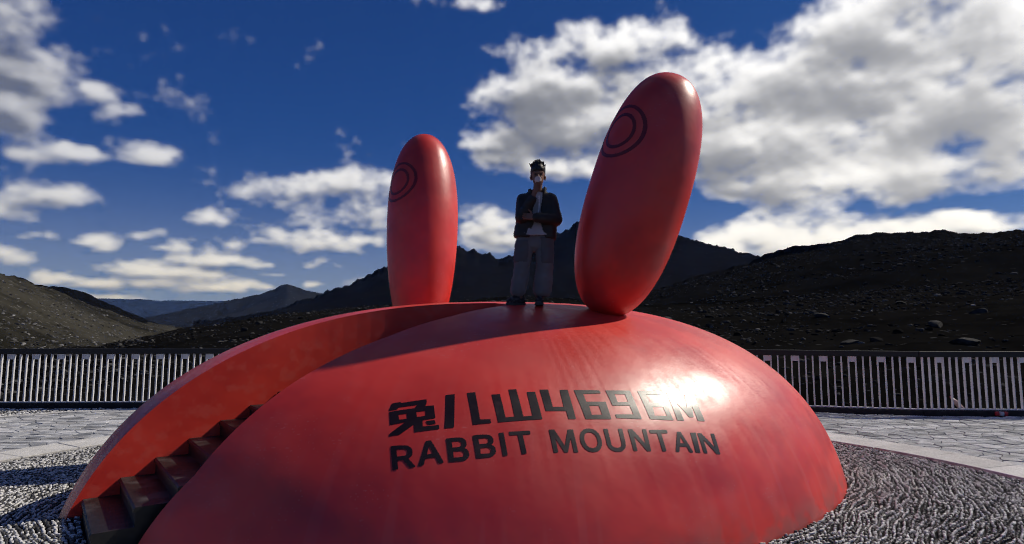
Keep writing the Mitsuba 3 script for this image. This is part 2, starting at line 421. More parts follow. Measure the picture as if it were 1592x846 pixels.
# slate flags between the kerb ring and the railing
strip_edge = LineString([(-16, 11.1), (-9.5, 11.85), (-8.55, 12.65), (-7.4, 13.05), (-5.9, 13.3)])
LEFT_STRIP = Polygon([(-16, 11.1), (-9.5, 11.9), (-8.55, 12.66), (-7.3, 13.08), (-6.6, 13.22), (-10.6, 13.14), (-15.5, 12.54)])
flag_zone = PLAZA.buffer(-.17).difference(disc(R_KERB + .012)).difference(LEFT_STRIP.buffer(.09))
seen = Polygon([(-2.2, 3), (-14.6, 8.5), (-14.6, 14), (-4.2, 14), (-4.8, 10)]).union(Polygon([(2.2, 3), (13.8, 10), (13.8, 14), (4.2, 14), (4.4, 10)]))
flag_zone = flag_zone.intersection(seen)
cells = []
for row in range(90):                                               # rough courses, stones of differing length
    y = 4.4 + row * .155
    x = -15 + .5 * u.random()
    while x < 15:
        w = u.uniform(.15, .4)
        cells.append((x + w / 2, y + u.normal(0, .028)))
        x += w
vor = shapely.voronoi_polygons(MultiPoint(cells))
flags = []
for c in vor.geoms:
    if not c.intersects(flag_zone) or c.area > .6:
        continue
    g = c.buffer(-.005, join_style=2).intersection(flag_zone)
    g = max(g.geoms, key=lambda q: q.area) if hasattr(g, 'geoms') and len(g.geoms) else g
    if g.is_empty or g.geom_type != 'Polygon' or g.area < .008:
        continue
    g = Polygon(g.exterior).simplify(.006)
    m = g.centroid
    flags.append((abs(g.area) / (m.y ** 3), g))
flags.sort(key=lambda t: -t[0])
FLAG = []
for i, (c, dk) in enumerate([((.42, .43, .44), .5), ((.34, .35, .36), .5), ((.53, .535, .54), .6), ((.25, .26, .27), .5), ((.45, .45, .45), .5)]):
    FLAG.append(principled(f'flagstone_{"abcde"[i]}', mikit.proc(lambda p, n, uv, c=c, dk=dk: mix(tuple(dk * x for x in c), c, smoothstep(.25, .7, fbm(p.x * 3.2, p.y * 9, 1, 4))) * (.82 + .36 * noise(p.x * 55, p.y * 55, 0))), .62, .4))
    bumped(FLAG[-1], lambda p, n, uv: .006 * fbm(p.x * 7, p.y * 16, 0, 4), 1.0, 4e-3)
rest = {}
for i, (_, g) in enumerate(flags):
    m = prism(g, -.03, .006 + .012 * u.random(), .007)
    t = u.normal(0, .012, 2)
    top = m.vertices[:, 2] > -.02
    ctr = np.array(g.centroid.coords[0])
    m.vertices[top, 2] += (m.vertices[top, :2] - ctr) @ t
    k = FLAG[u.choice(5, p=[.3, .25, .2, .1, .15])]
    if i < 300:
        put('paving__flagstone', m, k)
    else:
        rest.setdefault(k, []).append(m)
for k, ms in rest.items():
    kk = put('paving__small_flagstones', trimesh.util.concatenate(ms), k)
    labels[kk] = {'kind': 'stuff'}
# the narrow pebble strip at the far left, with its thin edging
gx, gy = np.meshgrid(np.arange(-14, -6.4, .07), np.arange(11, 13.3, .04))
gx = gx + (np.arange(gx.shape[0]) % 2)[:, None] * .035
ok = contains_xy(LEFT_STRIP.buffer(-.04), gx.ravel(), gy.ravel())
P = np.c_[gx.ravel(), gy.ravel()][ok] + rng.normal(0, .008, (ok.sum(), 2))
field_pebbles(P, .35 * np.sin(P[:, 0] * 5) + .6, 'pebbles_001', 'pebble_far', 1.8)
labels['pebbles_001']['label'] = 'strip of grey pebbles along the foot of the left railing'
v, f = triangulate(LEFT_STRIP)
put('pebble_strip', trimesh.Trimesh(np.c_[v, np.full(len(v), -.02)], f, process=False), 'bed_mortar')
structure('pebble_strip')
edge = LineString([(-14, 11.34), (-9.5, 11.86), (-8.55, 12.62), (-7.3, 13.04), (-6.5, 13.19)]).buffer(.045, cap_style=2, join_style=2)
put('edging_strip', prism(Polygon(edge.exterior), -.03, .02), KERB[0])
structure('edging_strip')

# ---------------------------------------------------------------- setting: hills
def ray_angles(px, py):
    """Azimuth and slope (rise over run) of a bearing, from the survey sketch's own grid."""
    return math.atan2(px, 1), py


def hill(key, prof, dist, base, near, bsdf, amp, depth=.5, az_step=.14, rows=64, seed=0, power=1.15, rough=1.0, top_noise=.0):
    """A ridge as a height field: prof = (bearing in degrees, crest slope), dist and near = distance of crest and of foot along bearings, base = height of the foot."""
    b = np.array(prof)
    az = np.arange(b[0, 0], b[-1, 0], az_step)
    val = lambda q, a: np.interp(a, *np.array(q).T) if isinstance(q, (list, tuple)) else np.full_like(a, float(q))  # noqa: E731
    D, Nr, Bs = val(dist, az), val(near, az), val(base, az)
    crest = EYE + D * np.interp(az, b[:, 0], b[:, 1])
    s = np.r_[np.linspace(0, 1, rows) ** .9, 1 + depth * np.linspace(.02, 1, rows // 4)]
    R = Nr[None] + (D - Nr)[None] * s[:, None]
    X, Y = R * np.sin(np.radians(az)), R * np.cos(np.radians(az))
    up = np.clip(s, 0, 1)[:, None]
    soft = gaussian_filter(crest, 2.2 / az_step, mode='nearest')
    t = np.clip((up - .55) / .45, 0, 1)
    Z = Bs[None] + (soft - Bs)[None] * up ** power + (crest - soft)[None] * t * t * (3 - 2 * t)
    Z = np.where(s[:, None] > 1, crest[None] - (crest - Bs)[None] * (np.maximum(s[:, None] - 1, 0) / depth) ** 1.3 * 1.05, Z)
    q = np.stack([X * .8 - Y * .6, X * .6 + Y * .8, X * 0 + seed], -1)
    sc = float(np.mean(D))
    big = meshkit.fbm(q / (sc * .22), 6, seed) - .5
    ridged = .5 - np.abs(2 * meshkit.fbm(q / (sc * .09) + 4, 5, seed + 9) - 1)
    small = meshkit.fbm(q / (sc * .012), 4, seed + 5) - .5
    w = np.clip(up * 1.2, .15, 1) * (1 - .85 * np.clip((up - .6) / .4, 0, 1) * (s[:, None] <= 1.0001))
    tn = (meshkit.fbm(np.stack([az * 3.1, az * 0, az * 0], -1), 5, seed + 3) - .5) * top_noise * D
    Z = Z + amp * sc * (big + .45 * ridged) * w + rough * .0035 * sc * small * np.clip(up * 3, .2, 1) + tn[None] * np.clip((up - .9) / .1, 0, 1)
    n, m = Z.shape
    i = (np.arange(n - 1)[:, None] * m + np.arange(m - 1)).ravel()
    v = np.stack([X, Y, Z], -1).reshape(-1, 3)
    f = np.vstack([np.c_[i, i + 1, i + m + 1], np.c_[i, i + m + 1, i + m]])
    put(key, trimesh.Trimesh(v, f, process=False), bsdf, True)
    structure(key)
    return v, f


def rock_ground(dark, light, stone, k, heap):
    def fn(p, n, uv):
        a = fbm(p.x * .021 * k, p.y * .021 * k, p.z * .03 * k, 4)
        b = fbm(p.x * .3 * k, p.y * .3 * k, p.z * .3 * k, 3)
        c = mix(dark, light, smoothstep(.36, .68, .62 * a + .38 * b))
        _, _, r = voronoi(p.x * .55 * k, (p.y + p.z) * .55 * k)
        d1, d2, r2 = voronoi(p.x * 1.7 * k + 40, (p.y + 1.3 * p.z) * 1.7 * k)
        hit = smoothstep(1 - heap, 1 - heap * .6, r2) * smoothstep(.34, .2, d1) * smoothstep(.35, .6, a + .15 * (r - .5))
        return mix(c, stone, hit)
    return fn


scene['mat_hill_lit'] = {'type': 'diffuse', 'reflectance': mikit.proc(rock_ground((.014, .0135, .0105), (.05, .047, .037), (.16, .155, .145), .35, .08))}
scene['mat_hill_dark'] = {'type': 'diffuse', 'reflectance': mikit.proc(rock_ground((.0035, .0035, .0035), (.0085, .0083, .008), (.04, .04, .04), .3, .03))}  # rock near black throughout, cloud shadow put into its colour
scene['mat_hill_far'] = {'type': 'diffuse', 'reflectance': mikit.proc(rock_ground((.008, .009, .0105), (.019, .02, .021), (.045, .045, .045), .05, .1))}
scene['mat_hill_crag'] = {'type': 'diffuse', 'reflectance': mikit.proc(rock_ground((.003, .003, .0035), (.007, .007, .008), (.018, .018, .02), .12, .08))}  # crags too: shade of clouds held in a near-black tone
scene['mat_near_slope'] = {'type': 'diffuse', 'reflectance': mikit.proc(rock_ground((.003, .003, .003), (.0092, .0088, .0083), (.05, .05, .05), 1.1, .06))}
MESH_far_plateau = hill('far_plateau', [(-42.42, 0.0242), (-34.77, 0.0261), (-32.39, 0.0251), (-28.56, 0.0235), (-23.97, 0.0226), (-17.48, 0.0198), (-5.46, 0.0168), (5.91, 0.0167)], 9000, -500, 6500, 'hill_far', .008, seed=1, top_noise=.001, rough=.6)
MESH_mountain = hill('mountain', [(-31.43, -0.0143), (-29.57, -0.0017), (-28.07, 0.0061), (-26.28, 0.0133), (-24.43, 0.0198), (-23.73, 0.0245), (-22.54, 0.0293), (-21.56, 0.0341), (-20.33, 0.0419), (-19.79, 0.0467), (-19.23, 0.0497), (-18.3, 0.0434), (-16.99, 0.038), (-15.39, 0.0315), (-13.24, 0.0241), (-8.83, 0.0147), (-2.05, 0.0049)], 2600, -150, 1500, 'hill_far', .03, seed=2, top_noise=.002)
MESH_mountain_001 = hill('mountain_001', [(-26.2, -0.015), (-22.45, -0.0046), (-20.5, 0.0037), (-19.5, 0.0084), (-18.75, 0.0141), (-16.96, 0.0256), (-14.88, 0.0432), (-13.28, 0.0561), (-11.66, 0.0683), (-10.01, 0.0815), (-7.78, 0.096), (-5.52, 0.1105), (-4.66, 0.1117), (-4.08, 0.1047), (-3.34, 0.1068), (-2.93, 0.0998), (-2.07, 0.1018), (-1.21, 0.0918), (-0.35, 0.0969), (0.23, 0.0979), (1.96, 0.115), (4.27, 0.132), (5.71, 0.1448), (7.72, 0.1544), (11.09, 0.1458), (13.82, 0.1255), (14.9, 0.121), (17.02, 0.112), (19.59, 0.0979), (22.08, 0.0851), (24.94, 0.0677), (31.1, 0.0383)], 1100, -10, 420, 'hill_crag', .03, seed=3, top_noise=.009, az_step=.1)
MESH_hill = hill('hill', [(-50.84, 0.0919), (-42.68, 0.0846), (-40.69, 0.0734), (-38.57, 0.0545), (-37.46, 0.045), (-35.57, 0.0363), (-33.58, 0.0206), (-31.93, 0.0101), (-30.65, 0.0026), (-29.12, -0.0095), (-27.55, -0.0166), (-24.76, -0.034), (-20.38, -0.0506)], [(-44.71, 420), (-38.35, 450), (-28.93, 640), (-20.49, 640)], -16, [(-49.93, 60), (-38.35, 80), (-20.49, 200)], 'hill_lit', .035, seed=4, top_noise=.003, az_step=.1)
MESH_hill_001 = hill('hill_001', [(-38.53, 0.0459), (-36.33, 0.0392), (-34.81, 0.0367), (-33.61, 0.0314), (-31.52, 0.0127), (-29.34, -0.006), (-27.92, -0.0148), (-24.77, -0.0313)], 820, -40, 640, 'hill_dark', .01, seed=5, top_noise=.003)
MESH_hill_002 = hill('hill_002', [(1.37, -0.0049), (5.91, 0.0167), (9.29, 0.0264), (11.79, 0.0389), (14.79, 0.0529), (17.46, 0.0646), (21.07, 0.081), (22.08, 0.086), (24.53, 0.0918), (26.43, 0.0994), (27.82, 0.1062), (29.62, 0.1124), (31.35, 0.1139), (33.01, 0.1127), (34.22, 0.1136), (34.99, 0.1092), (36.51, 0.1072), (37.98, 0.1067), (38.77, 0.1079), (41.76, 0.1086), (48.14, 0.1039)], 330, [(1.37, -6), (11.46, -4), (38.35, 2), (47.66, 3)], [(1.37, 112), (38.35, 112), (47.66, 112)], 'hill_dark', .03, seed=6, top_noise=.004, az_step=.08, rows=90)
SLOPE_CREST = [(-49.73, -0.0412), (-38.2, -0.0386), (-32.58, -0.0373), (-30.55, -0.028), (-26.21, -0.0115), (-22.46, -0.0009), (-19.5, 0.0075), (-15.37, 0.0153), (-8.84, 0.0225), (-2.63, 0.0297), (1.94, 0.0347), (5.92, 0.0266), (11.49, 0.0184), (16.86, 0.0237), (21.95, 0.0304), (26.71, 0.0355), (31.11, 0.0408), (35.15, 0.0447), (38.54, 0.049), (47.92, 0.0568)]

# the mountain air: far things fade to blue
scene['haze_air'] = {'type': 'homogeneous', 'albedo': {'type': 'rgb', 'value': [.9, .95, .98]}, 'sigma_t': {'type': 'rgb', 'value': [.6e-5, 1.2e-5, 2.9e-5]}}
scene['haze'] = {'type': 'cube', 'to_world': T().translate([0, 0, 300]).scale([30500, 30500, 950]), 'bsdf': {'type': 'null'}, 'interior': {'type': 'ref', 'id': 'haze_air'}}
labels['haze'] = {'kind': 'stuff', 'label': 'thin blue mountain air', 'category': 'haze'}
scene['camera']['medium'] = {'type': 'ref', 'id': 'haze_air'}


def crest_at(az):
    return np.interp(az, *np.array(SLOPE_CREST).T)


def crest_dist(az):
    return np.interp(az, [-60, -38, -10, 5, 38, 60], [95, 100, 118, 122, 135, 140])


def rail_dist(az):
    a = np.radians(az)
    out = np.full(np.shape(az), 1e9)
    for (x0, y0), (x1, y1) in zip(RAIL[:-1], RAIL[1:]):
        ex, ey = x1 - x0, y1 - y0
        den = np.sin(a) * ey - np.cos(a) * ex
        r = (x0 * ey - y0 * ex) / np.where(np.abs(den) < 1e-9, 1e-9, den)
        t = np.where(abs(ex) > 1e-9, (r * np.sin(a) - x0) / ex, 0)
        out = np.where((t >= -.3) & (t <= 1.3) & (r > 5) & (r < out), r, out)
    return np.where(out > 1e8, 16.0, out)


def slope_height(az, r):
    """The stony ground outside the railing, by bearing (degrees) and distance."""
    c, D, r0 = crest_at(az), crest_dist(az), rail_dist(az) - .15
    top = EYE + D * c
    s = (r - r0) / (D - r0)
    dip = np.interp(az, [-60, -30, 0, 20, 60], [-2.6, -2.2, -1.0, -.5, -.35])
    z = -.14 + (top + .14) * np.clip(s, 0, 1) ** 1.15 + dip * np.clip(s * 9, 0, 1) * np.clip(1 - s, 0, 1) ** .8
    z = np.where(s > 1, top - (r - D) * .06 - (s - 1) * 1.5, z)
    X, Y = r * np.sin(np.radians(az)), r * np.cos(np.radians(az))
    q = np.stack([X, Y, X * 0], -1)
    w = np.clip(s * 12, 0, 1)
    z = z + w * (2.2 * (meshkit.fbm(q * .05, 3, 71) - .5) * np.clip(1.15 - s, .12, 1) + .7 * (meshkit.fbm(q * .22, 4, 72) - .5) + .22 * (meshkit.fbm(q * 1.1, 3, 73) - .5)) - .05 * (1 - w)
    return X, Y, z + (1 - w) * .16 * (meshkit.fbm(q * 1.6, 3, 74) - .5)


_az = np.arange(-62, 62, .16)
_s = np.r_[np.linspace(0, 1, 130) ** 1.9, 1 + np.linspace(.02, .9, 14)]
_r = rail_dist(_az)[None] - .15 + (crest_dist(_az) - rail_dist(_az) + .15)[None] * _s[:, None]
X, Y, Z = slope_height(np.broadcast_to(_az, _r.shape), _r)
n, m = Z.shape
i = (np.arange(n - 1)[:, None] * m + np.arange(m - 1)).ravel()
put('slope', trimesh.Trimesh(np.stack([X, Y, Z], -1).reshape(-1, 3), np.vstack([np.c_[i, i + 1, i + m + 1], np.c_[i, i + m + 1, i + m]]), process=False), 'near_slope', True)
structure('slope')
# the wide land below everything, out to the horizon
_az = np.linspace(0, 360, 181)
_r = np.array([0, 17, 60, 120, 400, 1500, 5000, 12000, 30000.0])
_z = np.array([-9, -9, -14, -20, -45, -180, -420, -560, -600.0])
v = np.stack([_r[:, None] * np.sin(np.radians(_az)), _r[:, None] * np.cos(np.radians(_az)), np.broadcast_to(_z[:, None], (len(_r), len(_az)))], -1)
n, m = v.shape[:2]
i = (np.arange(n - 1)[:, None] * m + np.arange(m - 1)).ravel()
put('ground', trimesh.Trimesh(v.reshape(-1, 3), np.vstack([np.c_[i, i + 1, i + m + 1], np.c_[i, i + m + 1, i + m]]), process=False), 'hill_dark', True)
structure('ground')


# stones on the slope
def stone_mesh(seed, sub=1):
    r = np.random.default_rng(seed)
    b = trimesh.creation.icosphere(sub)
    v = b.vertices * (1 + .5 * (meshkit.noise(b.vertices * 1.3 + seed * 7.1, seed)[:, None] - .5))
    for _ in range(5):                                              # broken faces
        nn = r.normal(size=3)
        nn /= np.linalg.norm(nn)
        d = v @ nn
        v -= np.maximum(d - r.uniform(.5, .75), 0)[:, None] * nn
    return v * (1, r.uniform(.6, .9), r.uniform(.4, .7)), b.faces


STONES = [stone_mesh(s) for s in range(8)]
rs = np.random.default_rng(21)
N = 15000
saz = rs.uniform(-46, 46, N)
ss = rs.random(N) ** 1.25
r0, D = rail_dist(saz) + .25, crest_dist(saz)
sr = r0 + (D * 1.0 - r0) * ss
X, Y, Z = slope_height(saz, sr)
patch = meshkit.fbm(np.c_[X, Y, X * 0] * .06, 3, 33)
keep = (rs.random(N) < np.clip((patch - .36) * 4.2, .08, 1)) & ~((np.abs(saz + 1) < 15) & (sr < 25))
keep &= ~((np.abs(saz) > 18) & (sr < 15.5) & (rs.random(N) < .5))
X, Y, Z, sr = X[keep], Y[keep], Z[keep], sr[keep]
size = .045 + .16 * rs.random(len(X)) ** 3.0 + sr * .0011 + (rs.random(len(X)) < .05) * rs.uniform(.1, .3, len(X)) * np.clip(sr / 40, .25, 1.3)


def field_stones(X, Y, Z, size, key, mean, label, spread=.7, top=.34):
    """One mesh of all the stones."""
    vs, fs, cs, at = [], [], [], 0
    kind = rs.integers(0, 8, len(X))
    for k, (v, f) in enumerate(STONES):
        ii = np.nonzero(kind == k)[0]
        a = rs.uniform(0, 6.28, (len(ii), 1))
        x, y = v[None, :, 0] * size[ii, None], v[None, :, 1] * size[ii, None]
        P = np.stack([x * np.cos(a) - y * np.sin(a) + X[ii, None], x * np.sin(a) + y * np.cos(a) + Y[ii, None], v[None, :, 2] * size[ii, None] + Z[ii, None] + .12 * size[ii, None]], -1)
        g = np.clip(rs.lognormal(math.log(mean), spread, len(ii)), .012, top)
        cs.append(np.repeat(np.stack([g, g * .985, g * .955], -1), len(v), 0))
        vs.append(P.reshape(-1, 3))
        fs.append((f[None] + (np.arange(len(ii)) * len(v))[:, None, None] + at).reshape(-1, 3))
        at += len(ii) * len(v)
    scene[key] = skin_of(trimesh.Trimesh(np.vstack(vs), np.vstack(fs), process=False), 'stone', False, color=np.vstack(cs))
    labels[key] = {'kind': 'stuff', 'label': label, 'category': 'stones'}


scene['mat_stone'] = {'type': 'diffuse', 'reflectance': {'type': 'mesh_attribute', 'name': 'vertex_color'}}
field_stones(X, Y, Z, size * np.clip(sr / 45, .4, 1), 'rubble', .028, 'grey stones scattered over the dark slope beyond the railing')


def stones_on(mesh, n, lo, hi, key, mean, label, reach, seed, patchy=.42):
    v, f = mesh
    t = v[f]
    area = np.linalg.norm(np.cross(t[:, 1] - t[:, 0], t[:, 2] - t[:, 0]), axis=1)
    c = t.mean(1)
    d = np.hypot(c[:, 0], c[:, 1])
    w = area / np.maximum(d, 1) ** 1.4 * (d < reach) * np.clip((meshkit.fbm(c * .03, 4, seed) - patchy) * 6, .06, 1)
    i = rs.choice(len(f), n, p=w / w.sum())
    b = rs.dirichlet((1, 1, 1), n)
    P = (t[i] * b[:, :, None]).sum(1)
    size = lo + (hi - lo) * rs.random(n) ** 3
    field_stones(P[:, 0], P[:, 1], P[:, 2], size, key, mean, label)


_n = 330
_b = np.where(rs.random(_n) < .6, rs.uniform(24, 40, _n), rs.uniform(-42, -24, _n))
_q = rail_dist(_b) + .3 + 1.6 * rs.random(_n) ** 1.5
_X, _Y, _Z = slope_height(_b, _q)
field_stones(_X, _Y, _Z, .03 + .13 * rs.random(_n) ** 2.2, 'rubble_003', .16, 'pale broken stones lying just outside the railing', .5, .4)
stones_on(MESH_hill_002, 8000, .16, .9, 'rubble_001', .026, 'scree on the dark right hill', 335, 5)
stones_on(MESH_hill, 9000, .16, .9, 'rubble_002', .075, 'pale stones strewn over the sunlit left hill', 560, 6)
principled('boulder', mikit.proc(lambda p, n, uv: mix((.012, .012, .012), (.042, .042, .041), smoothstep(.3, .75, fbm(p.x * 3, p.y * 3, p.z * 4, 4)))), .9, .2)
for j, (a_, r_, s_, lab) in enumerate([(25.6, 60, .65, 'large pale slab boulder in the middle of the dark right hillside'), (33.2, 48, .6, 'grey boulder above the corner where the two right railing bays meet'), (36.0, 62, .7, 'rightmost grey boulder on the dark hillside'), (31.0, 80, .7, 'grey boulder lying highest up the dark right hillside'),
                                       (34.8, 34, .5, 'grey boulder close behind the top rail of the rightmost railing bay'), (27.5, 38, .45, 'small grey boulder close behind the top rail of the first right railing bay')]):
    v, f = stone_mesh(50 + j, 2)
    X, Y, Z = slope_height(np.array([a_]), np.array([float(r_)]))
    c, s = math.cos(j * 1.3), math.sin(j * 1.3)
    v = v * s_ * (1.2, 1, .8)
    k = put('boulder', trimesh.Trimesh(np.c_[v[:, 0] * c - v[:, 1] * s + X, v[:, 0] * s + v[:, 1] * c + Y, v[:, 2] + Z + .1 * s_], f, process=False), 'boulder', 25)
    thing(k, lab or 'grey boulder lying among small stones on the dark right hillside', 'boulder', 'boulders on the right hillside')

# ---------------------------------------------------------------- railing
principled('rail_black', (.012, .012, .013), .55, .4)
principled('rail_grey', mikit.proc(lambda p, n, uv: mix((.62, .62, .625), (.7, .7, .705), fbm(p.x * 9, p.y * 9, p.z * 3, 3))), .5, .4)
principled('plinth_stone', mikit.proc(lambda p, n, uv: mix((.015, .015, .015), (.05, .05, .05), fbm(p.x * 12, p.y * 12, p.z * 12, 3))), .85, .2)
BAR = skin_of(bevel_box(.018, .055, .952, .003), 'rail_grey')
PLATE = skin_of(bevel_box(.112, .012, .105, .002), 'rail_grey')


def railing(p0, p1, label, plates=2):
    key = next_key('railing')
    p0, p1 = np.array(p0), np.array(p1)
    L = np.linalg.norm(p1 - p0)
    rz = math.atan2(*(p1 - p0)[::-1])
    at = lambda t, z: move(*(p0 + (p1 - p0) * t / L), z, rz)  # noqa: E731
    mid = at(L / 2, 0)
    tm = lambda b, z: b.apply_transform(mid @ move(0, 0, z))  # noqa: E731
    put(f'{key}__plinth', tm(bevel_box(L - .004, .16, .14, .01), -.04), 'plinth_stone')
    put(f'{key}__bottom_rail', tm(bevel_box(L - .006, .05, .022, .003), .101), 'rail_grey')
    put(f'{key}__top_rail', tm(bevel_box(L - .006, .07, .105, .006), 1.077), 'rail_black')
    n = int(L / .125)
    for q in range(n):
        t = (q + .5) * L / n
        reuse(f'{key}__baluster', BAR, at(t, .124))
        if q % 4 == plates and q + 1 < n:
            reuse(f'{key}__cap_plate', PLATE, at(t + L / n / 2, .969))
    thing(key, label, 'railing')


railing(RAIL[1], RAIL[2], 'grey bar railing with black top rail at the left, before the sunlit hill')
railing(RAIL[4], RAIL[5], 'first bay of the grey bar railing right of the red sculpture, its bars seen thin')
railing(RAIL[5], RAIL[6], 'rightmost bay of the grey bar railing, its bars seen broad')

# litter by the railing
principled('packet_red', (.45, .02, .03), .4, .5)
principled('packet_grey', (.55, .56, .54), .4, .5)
pk = thing('packet', 'small red and grey packet lying at the foot of the right railing', 'packet')
_px, _py = 9.03, 12.13
for nm, x0, x1, b in (('end_flap', -.115, -.045, 'packet_red'), ('wrapper', -.044, .044, 'packet_grey'), ('end_flap', .045, .115, 'packet_red')):
    put(f'{pk}__{nm}', bevel_box(x1 - x0, .05, .075, .012).apply_transform(move(_px + (x0 + x1) / 2, _py, .012, .04)), b)
principled('bottle_plastic', (.62, .42, .4), .35, .5)
bt = thing('bottle', 'pale pink plastic bottle lying on the rubble behind the right railing', 'bottle')
prof = np.array([[0, 0], [.04, 0], [.045, .02], [.045, .2], [.035, .25], [.016, .28], [.016, .3], [0, .3]])
b = trimesh.creation.revolve(prof, sections=20)
b.apply_transform(trimesh.transformations.rotation_matrix(-.75, [0, 1, 0]))
put(f'{bt}__shell', b.copy().apply_translation([8.75, 12.75, .04]), 'bottle_plastic', 30)
cp = trimesh.creation.cylinder(.02, .03, sections=16).apply_translation([0, 0, .318]).apply_transform(trimesh.transformations.rotation_matrix(-.75, [0, 1, 0]))
put(f'{bt}__cap', cp.apply_translation([8.75, 12.75, .04]), 'packet_red', 30)

# ---------------------------------------------------------------- the red sculpture
def body_f(P):
    x, y = P[..., 0] - CX, P[..., 1] - CY
    c, s = math.cos(ROT), math.sin(ROT)
    x, y, z = x * c + y * s, -x * s + y * c, (P[..., 2] - Z0) / C0
    r = (np.abs(x / A0) ** MP + np.abs(y / B0) ** MP) ** (1 / MP)
    return (r ** NP + np.abs(z) ** NP) ** (1 / NP)


def cast(f, P, d, reach, n=90):
    """First points where the rays P + t d enter f < 1."""
    t = np.linspace(0, reach, n)
    inside = f(P[:, None, :] + t[None, :, None] * d) < 1
    j = np.maximum(inside.argmax(1), 1)
    lo, hi = t[j - 1], t[j]
    for _ in range(26):
        m = (lo + hi) / 2
        i_ = f(P + m[:, None] * d) < 1
        hi, lo = np.where(i_, m, hi), np.where(i_, lo, m)
    return P + hi[:, None] * d


def normal_of(f, P, e=1e-4):
    g = np.stack([f(P + np.eye(3)[k] * e) - f(P - np.eye(3)[k] * e) for k in range(3)], -1)
    return g / np.linalg.norm(g, axis=-1, keepdims=True)


SC = thing('rabbit_sculpture', 'huge red domed sculpture with two upright ears and a stair cut into its left end', 'sculpture')
nu, nv = 420, 130
th = np.linspace(math.asin(min(1, ((-.12 - Z0) / C0) ** (NP / 2))), math.pi / 2, nv)
rr, zz = np.cos(th) ** (2 / NP), np.sin(th) ** (2 / NP)
rr[-1] = 0
ph = np.linspace(0, 2 * np.pi, nu, endpoint=False)
k_ = (np.abs(np.cos(ph)) ** MP + np.abs(np.sin(ph)) ** MP) ** (-1 / MP)
x, y = A0 * k_ * np.cos(ph), B0 * k_ * np.sin(ph)
c, s = math.cos(ROT), math.sin(ROT)
wx, wy = x * c - y * s, x * s + y * c
V = np.stack([CX + rr[:-1, None] * wx, CY + rr[:-1, None] * wy, np.broadcast_to((Z0 + C0 * zz)[:-1, None], (nv - 1, nu))], -1).reshape(-1, 3)
V = np.vstack([V, [CX, CY, Z0 + C0], [CX, CY, -.12]])
i = np.arange(nu)
j = (i + 1) % nu
F = [np.vstack([np.c_[i + a * nu, j + a * nu, j + (a + 1) * nu], np.c_[i + a * nu, j + (a + 1) * nu, i + (a + 1) * nu]]) for a in range(nv - 2)]
F += [np.c_[i + (nv - 2) * nu, j + (nv - 2) * nu, np.full(nu, len(V) - 2)], np.c_[j, i, np.full(nu, len(V) - 1)]]
body = to_manifold(trimesh.Trimesh(V, np.vstack(F), process=False))
RISE, RUN, U0, FIRST = .1285, .244, -4.12, .267
N_STEP = 12
u_end = -.55
SLOT_NEAR = [(-6, -1.1), (-4.1, -1.13), (-3.55, -1.27), (-2.86, -1.21), (-2.06, -1.17), (-1.36, -1.06), (-.82, -.915), (u_end, -.84)]
FAR_U = [-4.1] + [float(t) for t in np.linspace(-2.6, u_end, 16)]
FAR_V = [SLOT_IN] + [float(SLOT_IN - .5 * t ** 2.2) for t in np.linspace(0, 1, 16)]
slot = to_manifold(trimesh.creation.extrude_polygon(Polygon([slot_xy(*t) for t in SLOT_NEAR + [(a, b) for a, b in zip(FAR_U[::-1], FAR_V[::-1])] + [(-6, SLOT_IN)]]), 4, engine='earcut').apply_translation([0, 0, -1]))
cut = to_trimesh(body - slot)
tri = cut.triangles.mean(1)
du, dv = (tri[:, 0] - CX) * _cs + (tri[:, 1] - CY) * _sn, -(tri[:, 0] - CX) * _sn + (tri[:, 1] - CY) * _cs
wall = (np.abs(dv - np.interp(du, FAR_U, FAR_V)) < .006) & (du < u_end + .02) & (np.abs(cut.face_normals[:, 2]) < .02)
put(f'{SC}__body', trimesh.Trimesh(cut.vertices, cut.faces[~wall], process=True), 'red_paint', 32)
put(f'{SC}__stair_wall', trimesh.Trimesh(cut.vertices, cut.faces[wall], process=True), 'brightened_wall_paint', 30)
for q in range(N_STEP):
    u0, u1, z1 = U0 + RUN * q, (U0 + RUN * (q + 1) + .02 if q < N_STEP - 1 else u_end - .004), FIRST + RISE * (q + 1) - .017 * max(q - 4, 0) ** 1.25
    v0 = np.interp(u1, *np.array(SLOT_NEAR).T) + .005 if u1 > -3.5 else -1.12
    w = np.interp(u1, FAR_U, FAR_V) - v0 - .004
    nose = .012
    sec = [(u0, -.1), (u0, z1 - .038), (u0 - nose, z1 - .034), (u0 - nose, z1 - .012), (u0 - nose + .012, z1), (u1, z1), (u1, -.1)]
    st = trimesh.creation.extrude_polygon(Polygon(sec), w, engine='earcut')
    P = st.vertices
    X, Y = slot_xy(P[:, 0], v0 + P[:, 2])
    st = trimesh.Trimesh(np.c_[X, Y, P[:, 1]], st.faces, process=False)
    st.fix_normals()
    put(f'{SC}__stair_step', st, 'step_paint')


def ear_f(C, e, r, L, n, tw):
    e = np.array(e, float) / np.linalg.norm(e)

    def f(P):
        d = P - np.array(C)
        z = (d @ e) / L
        q = np.linalg.norm(d - (d @ e)[..., None] * e, axis=-1) / (r * (1 + tw * np.clip(z, -1.5, 1.5)))
        return (q ** n + np.abs(z) ** n) ** (1 / n)
    return f, e


